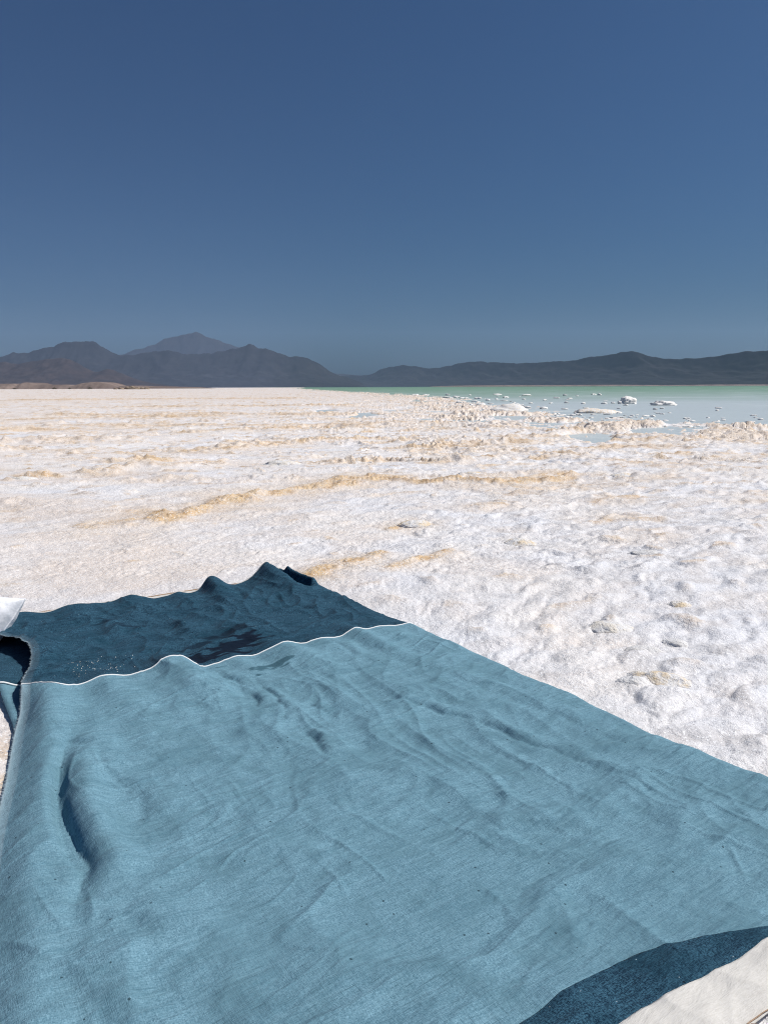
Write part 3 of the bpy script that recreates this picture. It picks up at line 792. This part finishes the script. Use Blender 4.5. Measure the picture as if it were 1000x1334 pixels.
mountain('hills', 5200, [(-260, 476), (-120, 470), (-40, 476), (0, 473), (15, 472), (35, 474), (55, 470), (75, 468), (92, 467), (105, 471), (118, 479), (130, 484), (148, 481), (162, 485), (178, 492), (195, 497), (225, 502), (250, 506)], 700, M_ROCK2, 63)

def bank(name, dist, top_px, mat, seed, depth=60):
    sx = np.array([p[0] for p in top_px], float); sy = np.array([p[1] for p in top_px], float)
    hor = 505.4 - 0.0035 * sx
    xs = (sx - 500) / 1000 * dist; hs = (hor - sy) / 1000 * dist + CAM_H
    n = 260
    U = np.linspace(xs[0], xs[-1], n)[None, :]
    t = np.linspace(0, 1, 24)[:, None]
    top = np.maximum(smooth_interp(U, xs, hs), 0)
    gl = ridged(U / dist * 60, U * 0 + seed, seed, 3) / 1.75
    front = np.clip(t / 0.22, 0, 1) ** (0.6 + 0.8 * (1 - gl))
    X = U + 0 * t
    Y = dist + depth * (t + 0.18 * (gl - 0.6))
    Z = -0.6 + (top + 0.6) * front + 0.05 * top * fbm(X / dist * 200, t * 9, seed, 3) * front
    Z = np.where(t > 0.96, -0.6, Z)
    me = raw_mesh(name, np.stack([X, Y, Z], -1).reshape(-1, 3), grid_quads(24, n), True)
    return tag(link(name, me, mat), kind='structure')
bank('bank', 820, [(-250, 500), (-60, 499), (0, 500.4), (14, 501.0), (18, 504.4), (22, 501.2), (50, 501.2), (85, 501.8), (92, 503), (96, 501.6), (145, 501.8), (150, 503.8), (156, 502.8), (190, 503.0), (215, 503.4), (245, 504.2), (275, 506)], M_BANK, 7)
bank('bank', 4300, [(560, 503.4), (590, 502.3), (650, 501.6), (720, 501.4), (800, 501.0), (870, 501.3), (940, 500.7), (1000, 500.6), (1200, 499.8)], M_BANK, 9, 160)

# ------------------------------------------------------------------ the desert air
def build_haze():
    v = np.array([(x, y, z) for x in (-13600, 13600) for y in (-13600, 13600) for z in (-4.2, 930)], float)
    q = np.array([(0, 1, 3, 2), (4, 6, 7, 5), (0, 4, 5, 1), (2, 3, 7, 6), (0, 2, 6, 4), (1, 5, 7, 3)])
    mt = bpy.data.materials.new('desert_air'); mt.use_nodes = True
    t = mt.node_tree; t.nodes.clear()
    pv = t.nodes.new('ShaderNodeVolumePrincipled')
    pv.inputs['Color'].default_value = (0.50, 0.69, 1.0, 1)
    pv.inputs['Density'].default_value = 2.6e-5
    pv.inputs['Anisotropy'].default_value = 0.0
    o = t.nodes.new('ShaderNodeOutputMaterial')
    t.links.new(pv.outputs[0], o.inputs['Volume'])
    return tag(link('haze', raw_mesh('haze', v, q, False), mt), kind='stuff')
build_haze()

# ------------------------------------------------------------------ rocky knoll and scrub at the foot of the hills
def ico(sub):
    import bmesh
    bm = bmesh.new(); bmesh.ops.create_icosphere(bm, subdivisions=sub, radius=1)
    v = np.array([x.co[:] for x in bm.verts]); f = np.array([[y.index for y in x.verts] for x in bm.faces])
    bm.free(); return v, f
ICO3 = ico(3); ICO4 = ico(4); ICO2 = ico(2)

def n3(v, s, seed):
    return (perlin(v[:, 0] * s + v[:, 2] * s * 0.7, v[:, 1] * s + 3.1 - v[:, 2] * s * 0.5, seed) + perlin(v[:, 1] * s + 8.2, v[:, 2] * s + v[:, 0] * 0.3 * s, seed + 1)) * 0.5

def lump_mesh(name, seed, size, sub=ICO4, jag=0.5, skirt=0.0):
    v, f = sub
    r = 1 + jag * 0.60 * n3(v, 1.2, seed) + jag * 0.50 * np.abs(n3(v, 2.6, seed + 3)) + jag * 0.22 * n3(v, 6.5, seed + 5) + jag * 0.10 * n3(v, 14, seed + 9)
    p = v * r[:, None] * np.array(size)
    if skirt:                                                       # grown into the crust: the foot spreads out
        p[:, :2] *= (1 + skirt * np.clip(0.35 - v[:, 2:3], 0, 1))
    return raw_mesh(name, p, f, True)

M_LUMP = lump_material('pale_salt_lump', (0.78, 0.72, 0.63), (0.68, 0.60, 0.50))
M_OCHRE = lump_material('ochre_salt_lump', (0.76, 0.62, 0.43), (0.64, 0.48, 0.31))
M_BRINE = lump_material('grey_salt_lump', (0.68, 0.66, 0.64), (0.56, 0.52, 0.48))
M_WHITE = lump_material('white_salt_head', (0.84, 0.80, 0.73), (0.76, 0.68, 0.57))
M_BOULDER = rock_material('knoll_rock', (0.20, 0.155, 0.115), (0.40, 0.32, 0.24), 0.6)
M_SCRUB = plain('dry_scrub', (0.10, 0.085, 0.05), 0.9, 3, 0.4, 0)

def place(name, me, mat, loc, rz, label, cat, group=None):
    o = link(name, me, mat); o.location = loc; o.rotation_euler = (0, 0, rz)
    return tag(o, label, cat, group)

def px_ground(dist, px): return ((px - 500) / 1000 * dist, dist)

# knoll: an Empty with its rock mass and the boulders strewn on it
kx, ky = px_ground(560, 178)
root = bpy.data.objects.new('rock_knoll', None); COL.objects.link(root); root.location = (kx, ky, -0.2)
tag(root, 'low brown rocky knoll standing alone at the left edge of the far salt flat', 'rocks')
km = lump_mesh('rock_mass', 301, (8.5, 4.0, 1.7), ICO4, 0.7)
link('rock_mass', km, M_BOULDER, root)
rnd = random.Random(4)
for k in range(7):
    b_ = link('boulder', lump_mesh('boulder', 310 + k, (rnd.uniform(1.0, 2.0), rnd.uniform(1, 2), rnd.uniform(0.7, 1.4)), ICO3, 0.8), M_BOULDER, root)
    b_.location = (-11 + k * 3.6 + rnd.uniform(-0.6, 0.6), rnd.uniform(-3.5, -1.5), rnd.uniform(0.4, 1.9) - abs(k - 3) * 0.25)

def scrub_mesh(seed, r):
    rs = np.random.RandomState(seed)
    vs = []; fs = []
    for k in range(260):
        a = rs.uniform(0, 6.28); el = rs.uniform(0.1, 1.5); q = r * rs.uniform(0.25, 1) ** 0.6
        c = np.array([math.cos(a) * math.cos(el) * q * 1.3, math.sin(a) * math.cos(el) * q, math.sin(el) * q * 0.8])
        for t_ in range(1):
            d = rs.normal(size=(3, 3)) * r * 0.13
            i = len(vs); vs += list(c + d); fs.append((i, i + 1, i + 2))
    return raw_mesh('scrub', np.array(vs), np.array(fs), False)
sc_labels = ['small dark scrub bush at far left below the pale bank', 'dark scrub bush in front of the pale bank, second from the left',
             'dark scrub bush in front of the pale bank, third from the left', 'dark scrub bush nearest the rocky knoll on its left']
for k, px in enumerate((26, 77, 97, 123)):
    x, y = px_ground(700, px)
    place('scrub_bush', scrub_mesh(40 + k, 1.3 + 0.4 * (k % 2)), M_SCRUB, (x, y, 0.1), 0, sc_labels[k], 'bush', 'scrub bushes below the pale bank')

# ------------------------------------------------------------------ salt lumps on the crust
LUMPS = [  # x, y, (half sizes), material, label
    (0.97, 5.42, (0.095, 0.060, 0.040), 'o', 'pale rounded salt lump with a dark brown underside in the middle of the white crust'),
    (1.74, 4.95, (0.12, 0.06, 0.035), 'b', 'low grey brown salt lump right of the round dark-bottomed lump'),
    (1.04, 3.42, (0.085, 0.065, 0.030), 'l', 'flat cream salt lump midway along the blanket edge, furthest left of its cluster'),
    (1.50, 3.78, (0.060, 0.050, 0.034), 'o', 'small ochre salt lump at the top of the cluster near the right frame edge'),
    (0.94, 2.76, (0.055, 0.045, 0.028), 'b', 'grey salt lump touching the ochre lump beside the blanket edge'),
    (1.05, 2.80, (0.095, 0.055, 0.032), 'o', 'largest ochre tinted salt lump lying close to the blanket right edge'),
    (1.27, 3.22, (0.060, 0.045, 0.026), 'b', 'small grey and tan salt lump in the centre of the right-hand cluster'),
    (1.09, 3.12, (0.080, 0.045, 0.022), 'b', 'low grey salt lump just above the largest ochre lump'),
    (1.10, 9.52, (0.16, 0.11, 0.055), 'o', 'tan salt lump on the crust just past the long ochre ridge'),
    (2.97, 9.46, (0.17, 0.12, 0.060), 'o', 'brown salt lump at the right end of the long ochre ridge'),
    (-1.47, 11.16, (0.26, 0.17, 0.085), 'l', 'cream salt lump alone on white crust beyond the left half of the ochre ridge'),
    (-4.42, 9.36, (0.17, 0.10, 0.050), 'l', 'small cream salt lump on the crust at the left frame edge'),
    (0.25, 6.12, (0.12, 0.07, 0.040), 'o', 'ochre salt lump on the crust right of the picture centre'),
    (5.26, 33.4, (0.85, 0.6, 0.40), 'l', 'big pale salt hummock with a shadowed base at the lake shore'),
    (9.2, 33.5, (0.9, 0.6, 0.20), 'o', 'low ochre salt hummock at the shore right of the big pale one'),
]
MT = {'o': M_OCHRE, 'l': M_LUMP, 'b': M_BRINE, 'w': M_WHITE}
for i, (x, y, sz, mk, lab) in enumerate(LUMPS):
    z = ground_z(x, y)
    place('salt_lump', lump_mesh('salt_lump', 500 + i * 13, (sz[0], sz[1], sz[2] * (0.85 if y < 20 else 1)), ICO4, 0.38 if y < 20 else 0.62, 0.55 if y < 20 else 0.0), MT[mk], (x, y, max(z, -0.04) - sz[2] * (0.26 if y < 20 else 0.15)), rnd.uniform(-0.4, 0.4), lab, 'salt lump', 'salt lumps on the crust')
place('salt_lump', lump_mesh('salt_lump', 811, (0.52, 0.40, 0.31), ICO4, 1.0), M_WHITE, (16.0, 50.8, 0.02), 0.2, 'white salt head standing in the lake, tallest and left of the pair', 'salt lump', 'salt heads in the lake')
place('salt_lump', lump_mesh('salt_lump', 823, (0.72, 0.45, 0.19), ICO4, 1.0), M_WHITE, (16.7, 46.3, 0.0), 0.1, 'long low white salt head standing in the lake, right of the pair', 'salt lump', 'salt heads in the lake')
protos = [lump_mesh('salt_lump', 900 + k * 7, (1, 0.75, 0.62), ICO3, 0.9) for k in range(6)]
for p_ in protos: p_.materials.append(M_WHITE)
rs = np.random.RandomState(12)
cnt = 0
for k in range(3000):
    if cnt >= 270: break
    y = 1 / rs.uniform(1 / 110, 1 / 20.0); x = rs.uniform(-0.1, 0.62) * y
    d = float(shore_d(np.array(x), np.array(y)))
    if d < -1.5 or d > 3 + 0.22 * y or rs.rand() > math.exp(-max(d, 0) / (0.10 * y)): continue
    s = y * rs.uniform(0.0012, 0.0036) * (1.3 if rs.rand() < 0.12 else 1)
    o = link('salt_lump', protos[rs.randint(6)]); o.scale = (s * rs.uniform(0.9, 1.7), s, s * rs.uniform(0.45, 0.8))
    o.location = (x, y, WATER_Z + 0.15 * s); o.rotation_euler = (0, 0, rs.uniform(0, 6.28))
    tag(o, 'small white salt lump standing in the shallows along the lake shore', 'salt lump', 'small salt lumps in the shallows')
    cnt += 1

# ------------------------------------------------------------------ the blanket
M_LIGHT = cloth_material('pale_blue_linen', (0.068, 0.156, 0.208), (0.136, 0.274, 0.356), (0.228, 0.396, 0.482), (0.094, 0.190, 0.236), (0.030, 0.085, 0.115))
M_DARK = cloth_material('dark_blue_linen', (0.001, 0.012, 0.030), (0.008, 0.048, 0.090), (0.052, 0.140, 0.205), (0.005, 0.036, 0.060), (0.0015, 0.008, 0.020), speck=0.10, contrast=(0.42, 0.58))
M_CREAM = cream_material()
M_PIPE = plain('white_piping', (0.80, 0.81, 0.80), 0.8, 200, 0.12, 0.001)
M_BROWN = plain('brown_thread', (0.36, 0.25, 0.17), 0.9, 150, 0.35, 0.001)

blanket = bpy.data.objects.new('blanket', None); COL.objects.link(blanket)
tag(blanket, 'blue linen blanket with pale middle, dark end bands and cream hems spread on white salt', 'blanket')

def near_cream(U, V, Z):
    return np.where(Z > 0.010, Z - (Z - 0.008) * 0.8 * sst(0.685, 0.625, V), Z)

def far_cream(U, V, Z):
    return Z - (Z - 0.010) * 0.55 * sst(3.86, 3.93, V)
cloth_panel('cream_border', 0.625, near_line, 28, M_CREAM, blanket, near_cream)
cloth_panel('dark_panel', near_line, near_seam, 34, M_DARK, blanket)
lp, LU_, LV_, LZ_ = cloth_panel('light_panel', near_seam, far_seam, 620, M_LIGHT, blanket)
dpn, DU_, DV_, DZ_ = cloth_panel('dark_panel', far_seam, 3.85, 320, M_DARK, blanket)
cp, CU_, CV_, CZ_ = cloth_panel('cream_border', 3.85, 3.95, 36, M_CREAM, blanket, far_cream)

Us = LU_[-1]; Zs = LZ_[-1]
X, Y = to_xy(Us, LV_[-1])
link('piping', tube_mesh('piping', np.stack([X, Y, Zs + 0.0010], -1), 0.0030), M_PIPE, blanket)
# piping of the lower layer, where it peeps out beyond the upper selvage
uu = np.linspace(0.285, 0.40, 40); vv = 2.78 + 0.22 * sst(0.62, 0.36, uu)
X, Y = to_xy(uu, vv)
zz = 0.0045 + np.exp(-((uu - 0.292) / 0.05) ** 2) * 0.032 + 0.003
link('piping', tube_mesh('piping', np.stack([X, Y, zz], -1), 0.0035), M_PIPE, blanket)

def strand(U, V, seed, r, lift=0.002):
    V = V + 0.004 * perlin(U * 9, U * 0 + seed, seed)
    Z = cloth_z(U[None, :], V[None, :])[0]
    X, Y = to_xy(U, V)
    return np.stack([X, Y, Z + lift], -1)
u = np.linspace(0.05, 1.97, 260)
pts = strand(u, np.full_like(u, 0.627), 3, 0.0); pts[:, 2] = 0.010 + (pts[:, 2] - 0.008) * 0.2 + 0.002 * perlin(u * 31, u * 0, 8)
link('hem_stitching', tube_mesh('hem_stitching', pts, 0.0016 * (0.7 + 0.6 * np.abs(perlin(u * 23, u * 0 + 4, 9))), 6), M_BROWN, blanket)
# a loose loop of thread at the hem
a_ = np.linspace(0, 1, 30)
lx, ly = to_xy(1.165 + 0.022 * np.sin(a_ * 5.2) + 0.012 * a_, 0.626 - 0.055 * np.sin(a_ * 2.9))
link('loose_thread', tube_mesh('loose_thread', np.stack([lx, ly, 0.014 + 0.006 * np.sin(a_ * 6)], -1), 0.0011, 6), M_BROWN, blanket)
pts = strand(u[20:], np.full_like(u[20:], 3.945), 5, 0.002); pts[:, 2] = 0.010 + (pts[:, 2] - 0.010) * 0.45
link('hem_stitching', tube_mesh('hem_stitching', pts, 0.004, 6), M_BROWN, blanket)

# frayed yarn ends along the upper selvage
rs = np.random.RandomState(5)
vs = []; fs = []
for k in range(900):
    V = rs.uniform(0.95, 3.84); U = float(left_edge(np.array(V)))
    z = float(cloth_z(np.array([[U + 0.004], [U + 0.004]]), np.array([[V], [V + 1e-3]]))[0, 0])
    L = rs.uniform(0.002, 0.008)
    p0 = np.array([U + 0.003, V, z]); p1 = p0 + np.array([-L, rs.uniform(-0.5, 0.5) * L, rs.uniform(-0.3, 0.6) * L])
    wd = 0.0007
    q = [p0 + (0, wd, 0), p0 - (0, wd, 0), p1 - (0, wd, 0), p1 + (0, wd, 0)]
    i = len(vs)
    for a in q:
        x, y = to_xy(a[0], a[1]); vs.append((x, y, a[2]))
    fs.append((i, i + 1, i + 2, i + 3))
M_FRAY = plain('frayed_yarn', (0.36, 0.46, 0.52), 0.9, 80, 0.4, 0)
fr = link('fringe', raw_mesh('fringe', vs, fs, False), M_FRAY, blanket)

# spilled salt grains on the dark band
vs = []; fs = []
v2, f2 = ico(1)
for k in range(85):
    U = 0.60 + abs(rs.normal()) * 0.12 - 0.06 if k < 110 else rs.uniform(0.6, 1.8)
    V = 2.98 + rs.normal() * 0.075 if k < 110 else rs.uniform(2.85, 3.7)
    if V < 2.81: continue
    z = float(cloth_z(np.array([[U], [U]]), np.array([[V], [V + 1e-3]]))[0, 0])
    r = rs.uniform(0.0008, 0.0021)
    x, y = to_xy(U, V); i = len(vs)
    vs += [tuple(np.array([x, y, z + r * 0.5]) + p * r * rs.uniform(0.6, 1.3, 3)) for p in v2]
    fs += [tuple(a + i) for a in f2]
tag(link('salt_grains', raw_mesh('salt_grains', np.array(vs), np.array(fs), False), M_WHITE), 'white salt grains spilled over the dark band of the blanket', 'salt', kind='stuff')

# ------------------------------------------------------------------ the pillow
def pillow(name, half, th, mat_p):
    n = 90
    a = np.linspace(-1, 1, n)
    A, B = np.meshgrid(a, a)
    pin = 1 - 0.11 * (1 - np.abs(A) ** 1.5) * np.abs(B) ** 2.0
    pin2 = 1 - 0.11 * (1 - np.abs(B) ** 1.5) * np.abs(A) ** 2.0
    X = A * pin2 * half[0]; Y = B * pin * half[1]
    X = X * (1 - 0.24 * sst(0.3, -1.0, B) * np.clip(A, 0, 1))
    g = (np.clip(1 - np.abs(A) ** 2.4, 0, 1) * np.clip(1 - np.abs(B) ** 2.4, 0, 1)) ** 0.40
    wr = 1 + 0.06 * perlin(A * 3, B * 3, 71) + 0.02 * perlin(A * 8 + B * 4, B * 6, 73)
    top = g * th * wr; bot = -g * th * 0.80 * wr
    co = np.concatenate([np.stack([X, Y, top], -1).reshape(-1, 3), np.stack([X, Y, bot], -1).reshape(-1, 3)])
    q = grid_quads(n, n)
    q2 = grid_quads(n, n)[:, ::-1] + n * n
    edge = np.concatenate([np.stack([X[0], Y[0], 0 * X[0]], -1), np.stack([X[1:, -1], Y[1:, -1], 0 * X[1:, -1]], -1),
                           np.stack([X[-1, -2::-1], Y[-1, -2::-1], 0 * X[-1, -2::-1]], -1), np.stack([X[-2::-1, 0], Y[-2::-1, 0], 0 * X[-2::-1, 0]], -1)])
    return raw_mesh(name, co, np.concatenate([q, q2])), edge
pr = bpy.data.objects.new('pillow', None); COL.objects.link(pr)
tag(pr, 'plump white cotton pillow lying on the far left corner of the blanket', 'pillow')
pm, edge = pillow('pillow_case', (0.27, 0.11), 0.115, None)
M_PIL = plain('white_cotton', (0.78, 0.79, 0.82), 0.7, 60, 0.06, 0.003)
link('pillow_case', pm, M_PIL, pr)
link('piping', tube_mesh('piping', edge, 0.0035, 8), M_PIL, pr)
pr.location = (-1.843, 3.22, 0.118)
pr.rotation_euler = (R(58), R(4), R(-8))
